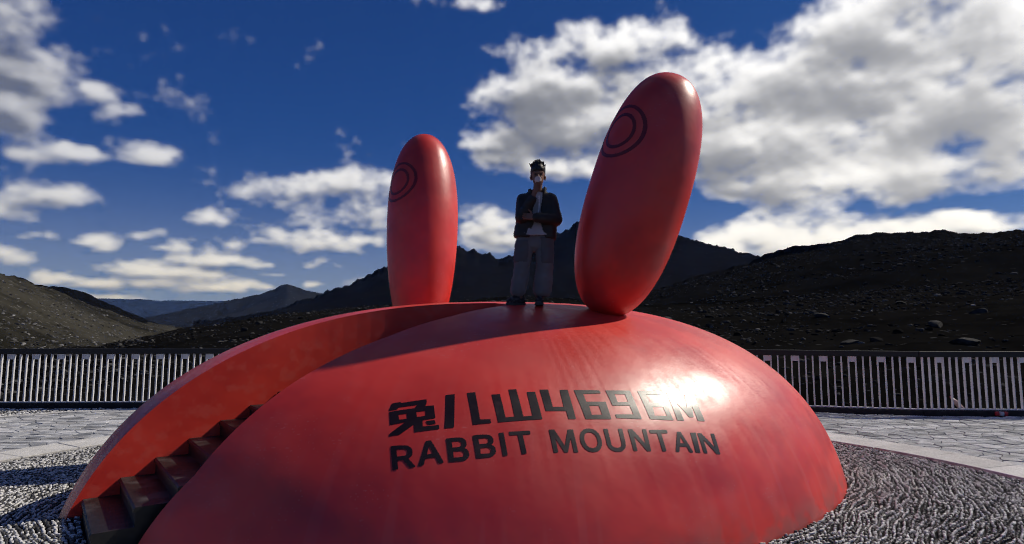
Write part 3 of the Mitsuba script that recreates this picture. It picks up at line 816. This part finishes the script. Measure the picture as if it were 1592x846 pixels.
def ear(C, e, r, L, n, tw, ring_dir, ring_at, label):
    f, e = ear_f(C, e, r, L, n, tw)
    a = np.cross(e, [0, 1, 0])
    a /= np.linalg.norm(a)
    b = np.cross(e, a)
    t = np.linspace(-math.pi / 2, math.pi / 2, 110)
    z = np.sign(np.sin(t)) * np.abs(np.sin(t)) ** (2 / n)
    q = np.maximum(np.cos(t), 0) ** (2 / n) * r * (1 + tw * z)
    p = np.linspace(0, 2 * np.pi, 120, endpoint=False)
    V = np.array(C) + z[:, None, None] * L * e + q[:, None, None] * (np.cos(p)[None, :, None] * a + np.sin(p)[None, :, None] * b)
    V = V.reshape(-1, 3)
    i = np.arange(120)
    j = (i + 1) % 120
    F = np.vstack([np.vstack([np.c_[i + k * 120, i + (k + 1) * 120, j + (k + 1) * 120], np.c_[i + k * 120, j + (k + 1) * 120, j + k * 120]]) for k in range(109)])
    m = trimesh.Trimesh(V, F, process=True)
    m.update_faces(m.nondegenerate_faces())
    if m.volume < 0:
        m.invert()
    key = put(f'{SC}__ear', m, 'red_paint', True)
    labels[key] = {'label': label}
    # two painted rings, each a thin band lying on the surface
    axis = np.array(C) + ring_at * L * e
    d = np.array(ring_dir, float)
    d /= np.linalg.norm(d)
    hit = cast(f, (axis + d * 3)[None], -d, 3)[0]
    nrm = normal_of(f, hit[None])[0]
    s = np.cross(e, nrm)
    s /= np.linalg.norm(s)
    w = np.cross(nrm, s)
    for R_ in (.285, .185):
        p = np.linspace(0, 2 * np.pi, 97)[:-1]
        rad = np.array([R_ - .018, R_ - .006, R_ + .006, R_ + .018])
        P = hit + nrm * .6 + (rad[:, None, None] * (np.cos(p)[None, :, None] * s + np.sin(p)[None, :, None] * w)).reshape(-1, 3)
        Q = cast(f, P, -nrm, 1.4, 140)
        Q = Q + normal_of(f, Q) * .003
        i = np.arange(96)
        j = (i + 1) % 96
        F = np.vstack([np.vstack([np.c_[i + k * 96, j + k * 96, j + (k + 1) * 96], np.c_[i + k * 96, j + (k + 1) * 96, i + (k + 1) * 96]]) for k in range(3)])
        rm = trimesh.Trimesh(Q, F, process=False)
        if (rm.face_normals @ nrm).mean() < 0:
            rm.invert()
        put(f'{key}__painted_ring', rm, 'ring_paint', True)


ear((1.357, 6.835, 3.125), (.304, -.1, 1), .533, 1.349, 2.437, -.005, (-.92, -.62, .1), .44, 'taller looking right ear leaning to the right')
ear((-1.294, 9.2, 2.947), (-.01, .15, 1), .503, 1.6, 2.22, .125, (-.66, -.76, .1), .46, 'left ear standing upright behind the stair wall')

# lettering: thin paint laid on the body, drawn in a chart on the tangent plane at its middle
LP0, LN, LS, LT = np.array([.3101, 4.9599, 1.0293]), np.array([.2776, -.7318, .6224]), np.array([.935, .3547, 0]), np.array([-.2207, .5819, .7827])
LN /= np.linalg.norm(LN)
GLYPHS = [
    ('rabbit', [[(-1.163, 0.3), (-1.1, 0.303), (-1.099, 0.292), (-0.914, 0.294), (-0.916, 0.266), (-0.932, 0.233), (-0.871, 0.23), (-0.877, 0.121), (-0.969, 0.117), (-0.974, 0.066), (-0.914, 0.062), (-0.861, 0.061), (-0.863, 0.028), (-1.036, 0.031), (-1.033, 0.092), (-1.139, 0.03), (-1.209, 0.031), (-1.206, 0.05), (-1.089, 0.123), (-1.195, 0.119), (-1.19, 0.23), (-1.01, 0.229), (-0.986, 0.255), (-1.119, 0.257), (-1.132, 0.24), (-1.192, 0.241)], [(-1.129, 0.195), (-1.069, 0.192), (-1.073, 0.147), (-1.13, 0.15)], [(-1.004, 0.195), (-0.938, 0.194), (-0.94, 0.15), (-1.004, 0.149)]]),
    ('dot', [[(-0.947, 0.105), (-0.886, 0.105), (-0.88, 0.074), (-0.937, 0.074)]]),
    ('er1', [[(-0.768, 0.311), (-0.7, 0.311), (-0.759, 0.023), (-0.824, 0.028)]]),
    ('er2', [[(-0.607, 0.31), (-0.544, 0.31), (-0.559, 0.065), (-0.482, 0.058), (-0.483, 0.026), (-0.619, 0.028)]]),
    ('shan', [[(-0.424, 0.273), (-0.359, 0.271), (-0.366, 0.061), (-0.295, 0.06), (-0.28, 0.307), (-0.217, 0.307), (-0.227, 0.057), (-0.154, 0.055), (-0.139, 0.272), (-0.072, 0.269), (-0.083, 0.022), (-0.429, 0.026)]]),
    ('four', [[(-0.027, 0.289), (0.044, 0.285), (0.032, 0.121), (0.125, 0.117), (0.142, 0.278), (0.212, 0.276), (0.193, 0.007), (0.131, 0.01), (0.134, 0.081), (-0.036, 0.09)]]),
    ('six', [[(0.266, 0.272), (0.497, 0.267), (0.5, 0.237), (0.335, 0.233), (0.336, 0.157), (0.512, 0.154), (0.505, -0.002), (0.277, 0.003)], [(0.347, 0.121), (0.436, 0.119), (0.435, 0.037), (0.342, 0.038)]]),
    ('nine', [[(0.555, 0.267), (0.793, 0.266), (0.793, -0.004), (0.556, 0.006), (0.556, 0.038), (0.728, 0.037), (0.727, 0.119), (0.563, 0.119)], [(0.626, 0.229), (0.728, 0.228), (0.726, 0.152), (0.625, 0.15)]]),
    ('six2', [[(0.868, 0.266), (1.11, 0.271), (1.109, 0.235), (0.938, 0.23), (0.941, 0.152), (1.107, 0.152), (1.114, -0.01), (0.876, -0.003)], [(0.951, 0.111), (1.061, 0.112), (1.062, 0.027), (0.937, 0.028)]]),
    ('em', [[(1.173, 0.263), (1.256, 0.262), (1.319, 0.113), (1.375, 0.256), (1.467, 0.258), (1.461, -0.005), (1.382, -0.005), (1.39, 0.141), (1.35, 0.026), (1.301, 0.026), (1.23, 0.162), (1.227, -0.009), (1.154, -0.009)]]),
]
LATIN = [
    ('R', [(-1.208, -0.046), (-1.059, -0.059), (-1.06, -0.223), (-1.209, -0.218)]),
    ('A', [(-1.039, -0.049), (-0.862, -0.05), (-0.867, -0.226), (-1.039, -0.221)]),
    ('B', [(-0.829, -0.053), (-0.68, -0.057), (-0.685, -0.235), (-0.831, -0.226)]),
    ('B', [(-0.639, -0.055), (-0.482, -0.059), (-0.493, -0.232), (-0.639, -0.227)]),
    ('I', [(-0.445, -0.059), (-0.408, -0.059), (-0.412, -0.233), (-0.447, -0.232)]),
    ('T', [(-0.368, -0.057), (-0.207, -0.064), (-0.208, -0.236), (-0.366, -0.232)]),
    ('M', [(-0.056, -0.067), (0.141, -0.078), (0.134, -0.256), (-0.06, -0.244)]),
    ('O', [(0.182, -0.074), (0.363, -0.079), (0.351, -0.264), (0.172, -0.256)]),
    ('U', [(0.402, -0.084), (0.572, -0.086), (0.557, -0.269), (0.391, -0.264)]),
    ('N', [(0.622, -0.091), (0.797, -0.092), (0.778, -0.27), (0.615, -0.265)]),
    ('T', [(0.823, -0.098), (1.001, -0.096), (0.992, -0.271), (0.825, -0.272)]),
    ('A', [(1.03, -0.109), (1.212, -0.111), (1.201, -0.28), (1.02, -0.276)]),
    ('I', [(1.242, -0.115), (1.302, -0.113), (1.276, -0.282), (1.226, -0.28)]),
    ('N', [(1.317, -0.117), (1.509, -0.114), (1.497, -0.288), (1.315, -0.283)]),
]



def lay_on_body(poly, key):
    v, f = triangulate(poly.segmentize(.04))
    m = trimesh.Trimesh(np.c_[v, np.zeros(len(v))], f, process=False)
    m = m.subdivide_to_size(.045)
    P = LP0 + m.vertices[:, :1] * LS + m.vertices[:, 1:2] * LT + LN * .9
    Q = cast(body_f, P, -LN, 2.5, 120)
    N_ = normal_of(body_f, Q)
    Q = Q + N_ * .003
    faces = np.array(m.faces)
    w = np.cross(Q[faces[:, 1]] - Q[faces[:, 0]], Q[faces[:, 2]] - Q[faces[:, 0]]) @ LN < 0
    faces[w] = faces[w][:, ::-1]
    k = next_key(key)
    scene[k] = skin_of(trimesh.Trimesh(Q, faces, process=False), 'letter_paint', True)
    return k


for name, rings in GLYPHS:
    kind = 'digit' if name in ('four', 'six', 'nine', 'six2') else 'letter' if name == 'em' else 'character'
    lay_on_body(Polygon(rings[0], rings[1:]).buffer(0), f'{SC}__{kind}')
GLYPH_SHAPE = {}


def glyph(ch):
    if ch not in GLYPH_SHAPE:
        m = meshkit.text_mesh(ch, 1.0, .1, True)
        tri = m.triangles[m.face_normals[:, 2] > .9][:, :, :2]
        g = shapely.union_all([Polygon(t).buffer(.0015) for t in tri])
        x0, y0, x1, y1 = g.bounds
        GLYPH_SHAPE[ch] = shapely.affinity.affine_transform(g, [1 / (x1 - x0), 0, 0, 1 / (y1 - y0), -x0 / (x1 - x0), -y0 / (y1 - y0)])
    return GLYPH_SHAPE[ch]


GLYPH_SHAPE['I'] = box(0, 0, 1, 1)
for ch, (tl, tr, br, bl) in LATIN:
    tl, tr, br, bl = map(np.array, (tl, tr, br, bl))

    def warp(P):
        x, y = P[:, :1], P[:, 1:2]
        return (bl * (1 - x) + br * x) * (1 - y) + (tl * (1 - x) + tr * x) * y
    g = shapely.transform(glyph(ch), warp)
    lay_on_body(g if g.geom_type == 'Polygon' else max(g.geoms, key=lambda q: q.area), f'{SC}__letter')

# ---------------------------------------------------------------- the person on top
ball = lambda p, r: m3.Manifold.sphere(r, 20).translate([float(t) for t in p])  # noqa: E731


def chain(*pts):
    """Union of hulls of consecutive (x, y, z, r)."""
    parts = [m3.Manifold.batch_hull([ball(a[:3], a[3]), ball(b[:3], b[3])]) for a, b in zip(pts[:-1], pts[1:])]
    return m3.Manifold.batch_boolean(parts, m3.OpType.Add)


def blob(*pts):
    return m3.Manifold.batch_hull([ball(p[:3], p[3]) for p in pts])


def soft(m, edge=.012, it=10, wrinkle=0.0, freq=14, seed=0, axis=(1, 1, 1)):
    t = to_trimesh(m.refine_to_length(edge))
    t.merge_vertices()
    trimesh.smoothing.filter_taubin(t, iterations=it)
    if wrinkle:
        q = t.vertices * np.array(axis) * freq
        h = .5 - np.abs(2 * meshkit.fbm(q, 3, seed) - 1) + .5 * (meshkit.fbm(q * .5, 2, seed + 1) - .5)
        t.vertices = t.vertices + t.vertex_normals * (h * wrinkle)[:, None]
    return t


PERSON = np.array([.204, 6.79, 1.937])
PS = thing('person', 'boy in dark jacket and baggy grey trousers standing on the red dome, drinking', 'person')


def wear(part, t, bsdf, smooth=True):
    t = t.copy()
    t.apply_translation(PERSON)
    return put(f'{PS}__{part}', t, bsdf, smooth)


principled('skin', mikit.proc(lambda p, n, uv: mix((.2, .1, .066), (.25, .13, .088), noise(p.x * 40, p.y * 40, p.z * 40))), .5, .4)
principled('hair', (.008, .007, .007), .45, .5)
principled('jacket', mikit.proc(lambda p, n, uv: mix((.016, .014, .011), (.034, .03, .024), fbm(p.x * 18, p.y * 18, p.z * 18, 3))), .55, .4)
principled('tee_cloth', (.42, .42, .43), .9, .2)
principled('trouser_cloth', mikit.proc(lambda p, n, uv: mix((.15, .148, .144), (.21, .207, .202), fbm(p.x * 14, p.y * 14, p.z * 9, 3))), .9, .2)
principled('pocket_cloth', (.12, .119, .118), .9, .2)
principled('shoe_cloth', mikit.proc(lambda p, n, uv: mix((.022, .02, .02), (.09, .085, .08), smoothstep(.5, .7, noise(p.x * 45, p.y * 45, p.z * 60)))), .7, .3)
principled('sole_rubber', (.05, .048, .046), .7, .3)
principled('cup_paper', (.62, .61, .6), .5, .4)
principled('zip_metal', (.75, .76, .8), .35, .5)

hx, hy, hz = .075, -.02, 1.36
head = m3.Manifold.batch_boolean([
    blob((hx, hy + .012, hz + .055, .072), (hx, hy + .028, hz + .03, .07), (hx, hy - .01, hz + .035, .068)),
    blob((hx, hy - .028, hz - .005, .052), (hx, hy - .045, hz - .068, .028), (hx - .03, hy - .02, hz - .045, .025), (hx + .03, hy - .02, hz - .045, .025), (hx, hy + .0, hz + .03, .066)),
    blob((hx, hy - .083, hz + .02, .007), (hx, hy - .1, hz - .012, .0105), (hx, hy - .08, hz - .012, .017)),       # nose
    blob((hx - .078, hy + .012, hz + .012, .009), (hx - .074, hy + .012, hz - .02, .008), (hx - .08, hy + .022, hz + .005, .008)),   # ears
    blob((hx + .078, hy + .012, hz + .012, .009), (hx + .074, hy + .012, hz - .02, .008), (hx + .08, hy + .022, hz + .005, .008)),
    blob((hx - .05, hy - .066, hz + .042, .009), (hx - .015, hy - .078, hz + .038, .009)), blob((hx + .05, hy - .066, hz + .042, .009), (hx + .015, hy - .078, hz + .038, .009)),
    blob((hx - .02, hy - .078, hz - .047, .0065), (hx + .02, hy - .078, hz - .047, .0065)),
    chain((hx, hy + .02, hz - .06, .047), (.068, .015, 1.2, .047), (.065, .02, 1.14, .06))], m3.OpType.Add)
for sx in (-1, 1):
    head = head - ball((hx + sx * .03, hy - .092, hz + .022, 0)[:3], .02)


def hand(wrist, palm, across, tips, thumb):
    """Palm and five separate bent fingers: wrist, palm centre, direction across the knuckles, fingertip direction pairs."""
    w, pc, ac = map(np.array, (wrist, palm, across))
    fwd = (pc - w) / np.linalg.norm(pc - w)
    kn = pc + fwd * .03
    parts = [m3.Manifold.batch_hull([ball(w, .022), ball(pc + ac * .024, .014), ball(pc - ac * .024, .014), ball(kn + ac * .027, .011), ball(kn - ac * .027, .011)])]
    for q, (l1, l2, d1, d2) in enumerate(tips):
        b = kn + ac * (.027 - .018 * q)
        k1 = b + np.array(d1) * l1
        k2 = k1 + np.array(d2) * l2
        parts.append(chain((*b, .0088), (*k1, .008), (*k2, .0068)))
    b = pc - fwd * .012 + ac * .026
    k1 = b + np.array(thumb[0]) * .034
    parts.append(chain((*b, .0115), (*k1, .0095), (*(k1 + np.array(thumb[1]) * .028), .008)))
    return m3.Manifold.batch_boolean(parts, m3.OpType.Add)


un = lambda *t: tuple(np.array(t, float) / np.linalg.norm(t))  # noqa: E731
sh_r, el_r, wr_r = (-.075, .02, 1.12), (-.095, -.07, .925), (.02, -.155, 1.135)
sh_l, el_l, wr_l = (.205, .02, 1.12), (.255, -.03, .905), (.05, -.165, .905)
f1, f2 = un(.35, -.1, .5), un(.9, .25, .2)
hand_r = hand(wr_r, (.04, -.165, 1.2), np.array(un(-.2, -.15, .9)), [(.036, .034, f1, f2), (.04, .037, f1, f2), (.037, .034, f1, f2), (.03, .027, f1, f2)], (un(.3, .35, .8), un(.5, .5, .5)))
g1, g2 = un(-.8, .15, .05), un(-.6, .75, -.05)
hand_l = hand(wr_l, (-.012, -.165, .915), np.array(un(.05, .25, .95)), [(.036, .03, g1, g2), (.04, .034, g1, g2), (.036, .03, g1, g2), (.028, .024, g1, g2)], (un(-.3, -.1, .9), un(-.7, .1, .6)))
core = m3.Manifold.batch_boolean([
    blob((-.02, .02, 1.08, .075), (.15, .02, 1.08, .075), (.0, .02, .95, .075), (.13, .02, .95, .075)),
    blob((0, .02, .95, .075), (.13, .02, .95, .075), (-.015, .02, .76, .08), (.11, .02, .76, .08)),
    chain((*sh_r, .045), (*el_r, .036), (*wr_r, .025)), chain((*sh_l, .045), (*el_l, .036), (*wr_l, .025)),
    chain((-.02, .02, .72, .07), (-.085, -.02, .41, .05), (-.125, .03, .08, .035)), chain((.115, .02, .72, .07), (.125, -.02, .41, .05), (.09, .03, .08, .035)),
    blob((.0, .02, 1.1, .05), (.13, .02, 1.1, .05), (.066, .02, 1.16, .05))], m3.OpType.Add)
skin = m3.Manifold.batch_boolean([head, core, hand_r, hand_l], m3.OpType.Add)
wear('body', soft(skin, .007, 6), 'skin')
# eyes and mouth
for sx in (-1, 1):
    e = trimesh.creation.icosphere(2, .0125).apply_translation([hx + sx * .03, hy - .0705, hz + .022])
    wear('eye', e, principled('eye_dark', (.03, .025, .022), .25, .5) if 'mat_eye_dark' not in scene else 'eye_dark')
# hair
hr = np.random.default_rng(3)
hp = [blob((hx, hy + .02, hz + .078, .08), (hx, hy + .038, hz + .035, .079), (hx, hy - .012, hz + .09, .072), (hx + .02, hy, hz + .105, .06)) - m3.Manifold.cube([.3, .3, .3], True).translate([hx, hy - .2, hz - .085])]
hp[0] = hp[0] - m3.Manifold.cube([.3, .2, .2], True).translate([hx, hy - .13, hz - .04])
for q in range(220):
    a, b = hr.uniform(0, 2 * np.pi), hr.uniform(.1, 1.15)
    d = np.array([math.sin(b) * math.cos(a), math.sin(b) * math.sin(a), math.cos(b)])
    p = np.array([hx, hy + .012, hz + .08]) + d * (.072, .075, .08)
    tip = p + (d * .9 + hr.normal(0, .35, 3) + (0, -.1, .35)) * hr.uniform(.012, .026)
    hp.append(m3.Manifold.batch_hull([ball(p, .011), ball(tip, .003)]))
wear('hair', soft(m3.Manifold.batch_boolean(hp, m3.OpType.Add), .008, 2, .003, 60, 2), 'hair', 40)

# clothes
tee = m3.Manifold.batch_boolean([blob((-.02, .02, 1.09, .088), (.15, .02, 1.09, .088), (-.01, .02, .95, .09), (.135, .02, .95, .09)),
                                 blob((-.01, .02, .95, .09), (.135, .02, .95, .09), (-.04, .01, .74, .115), (.135, .01, .74, .115)),
                                 blob((.02, .015, 1.13, .065), (.11, .015, 1.13, .065), (.067, .015, 1.175, .055))], m3.OpType.Add)
tee = tee.trim_by_plane([0, 0, 1], .735)
wear('t_shirt', soft(tee, .014, 8, .006, 13, 4, (1, 1, .5)), 'tee_cloth')
jk = m3.Manifold.batch_boolean([blob((-.035, .025, 1.1, .098), (.165, .025, 1.1, .098), (-.035, .02, .95, .112), (.165, .02, .95, .112)),
                                blob((-.035, .02, .95, .112), (.165, .02, .95, .112), (-.07, .015, .74, .115), (.15, .015, .7, .115)),
                                blob((-.04, .025, 1.12, .075), (.17, .025, 1.12, .075), (.03, .03, 1.19, .052), (.1, .03, 1.19, .052)),
                                chain((*sh_r, .078), (*el_r, .07), (-.02, -.13, 1.06, .047), (.008, -.148, 1.105, .04)),
                                chain((*sh_l, .08), (*el_l, .07), (.12, -.14, .9, .055), (.055, -.16, .905, .046))], m3.OpType.Add)
jk = jk.trim_by_plane([.05, 0, 1], .712)
opening = to_manifold(trimesh.creation.extrude_polygon(Polygon([(.035, 1.3), (.105, 1.3), (.125, 1.16), (.1, .95), (.105, .86), (.175, .6), (-.06, .6), (.02, .86), (.012, .95), (.02, 1.16)]), .6, engine='earcut').apply_transform(np.array([[1, 0, 0, 0], [0, 0, 1, -.62], [0, 1, 0, 0], [0, 0, 0, 1.0]])))
sleeves = m3.Manifold.batch_boolean([chain((*sh_r, .078), (*el_r, .07), (-.02, -.13, 1.06, .047), (.008, -.148, 1.105, .04)), chain((*sh_l, .08), (*el_l, .07), (.12, -.14, .9, .055), (.055, -.16, .905, .046))], m3.OpType.Add)
neck_hole = blob((.068, .0, 1.16, .062), (.07, -.06, 1.4, .07))
jk = ((jk - opening) - neck_hole) + sleeves
wear('jacket', soft(jk, .012, 6, .013, 11, 6, (1, 1, .8)), 'jacket')
col = []
for q in range(9):                                                  # standing collar, open at the front
    a = math.radians(-35 + 250 * q / 8)
    col.append((.068 + .082 * math.cos(a), .02 + .07 * math.sin(a)))
cm = m3.Manifold.batch_boolean([m3.Manifold.batch_hull([ball((*p, 1.165), .014), ball((*q_, 1.165), .014), ball((p[0] * 1.12 - .008, p[1], 1.235 + .02 * (p[0] > .1)), .009), ball((q_[0] * 1.12 - .008, q_[1], 1.235 + .02 * (q_[0] > .1)), .009)]) for p, q_ in zip(col[:-1], col[1:])], m3.OpType.Add)
wear('collar', soft(cm, .01, 4), 'jacket')
zp = m3.Manifold.batch_hull([ball((.083, -.083, 1.15), .0065), ball((.086, -.087, 1.12), .0065), ball((.075, -.098, .95), .004)])
wear('zip', soft(zp, .01, 2), 'zip_metal')


def trousers(g):
    return m3.Manifold.batch_boolean([
        blob((-.03, .02, .74, .085 + g), (.125, .02, .74, .085 + g), (-.05, .015, .66, .095 + g), (.14, .015, .66, .095 + g)),
        chain((-.055, .015, .69, .1 + g), (-.082, .0, .55, .09 + g), (-.1, -.015, .4, .077 + g), (-.12, .0, .27, .082 + g), (-.14, .02, .17, .083 + g)),
        chain((.135, .015, .69, .1 + g), (.14, .0, .55, .09 + g), (.14, -.015, .4, .083 + g), (.13, .0, .27, .093 + g), (.115, .02, .17, .095 + g))], m3.OpType.Add)


def cuff(m):
    return m.trim_by_plane([0, 0, 1], .1)


fold = dict(wrinkle=.018, freq=10, seed=15, axis=(1, 1, 1.5))
wear('trousers', soft(cuff(trousers(0)), .014, 8, **fold), 'trouser_cloth')
tp = trousers(.008)
panel = lambda pts, y0, y1: to_manifold(trimesh.creation.extrude_polygon(Polygon(pts), y1 - y0, engine='earcut').apply_transform(np.array([[1, 0, 0, 0], [0, 0, 1, y0], [0, 1, 0, 0], [0, 0, 0, 1.0]])))  # noqa: E731
for pts in ([(-.17, .68), (-.035, .68), (-.045, .455), (-.2, .455)], [(.1, .71), (.3, .71), (.3, .44), (.108, .44)]):
    pn = (tp ^ panel(pts, -.3, .02)) - trousers(-.006)
    wear('cargo_pocket', soft(pn, .014, 3, **fold), 'pocket_cloth')
for (ax, toe, side) in ((-.13, (-.245, -.045), 'l'), (.088, (.075, -.125), 'r')):
    ay = .035
    d = np.array([toe[0] - ax, toe[1] - ay])
    L = np.linalg.norm(d)
    d /= L
    nn = np.array([-d[1], d[0]])
    pt = lambda t, w, z, r: (ax + d[0] * t + nn[0] * w, ay + d[1] * t + nn[1] * w, z, r)  # noqa: E731, B023
    up = m3.Manifold.batch_boolean([blob(pt(-.045, 0, .05, .034), pt(L - .02, -.012, .04, .03), pt(L - .02, .014, .04, .03), pt(.04, 0, .075, .036)),
                                    blob(pt(-.03, 0, .05, .037), pt(-.02, 0, .12, .042), pt(.03, 0, .1, .038))], m3.OpType.Add)
    wear('shoe', soft(up.trim_by_plane([0, 0, 1], .022), .01, 4, .005, 30, 3), 'shoe_cloth')
    so = m3.Manifold.batch_hull([m3.Manifold.cylinder(.026, r, r * .97, 20).translate([*pt(t, w, 0, 0)[:2], -.002]) for t, w, r in ((-.048, 0, .036), (L - .022, -.014, .034), (L - .022, .015, .034), (.05, 0, .04))])
    wear('sole', soft(so, .02, 1), 'sole_rubber', 30)

# the cup in the hand
cu = thing('cup', 'white paper cup held to the boy\'s mouth', 'cup')
ca, cb = np.array([.07, -.118, 1.318]), np.array([.066, -.205, 1.305])
cd = (cb - ca) / np.linalg.norm(cb - ca)
prof = np.array([[0, .1], [.026, .1], [.029, .098], [.0295, .09], [.037, .0], [.0385, -.002], [.0385, .004], [.034, .004], [.027, .088], [0, .09]])
cp = trimesh.creation.revolve(prof[::-1], sections=28)
if cp.volume < 0:
    cp.invert()
cp.apply_transform(trimesh.geometry.align_vectors([0, 0, 1], cd))
put(f'{cu}__paper_body', cp.apply_translation(ca + PERSON), 'cup_paper', 35)
rim = trimesh.creation.torus(.0265, .0035, 28, 8).apply_transform(trimesh.geometry.align_vectors([0, 0, 1], cd))
put(f'{cu}__base_rim', rim.apply_translation(ca + cd * .1005 + PERSON), 'cup_paper', True)
for k, d in scene.items():
    if d.get('type') in ('ply', 'instance') and k.split('__')[0] not in labels:
        raise ValueError(k)
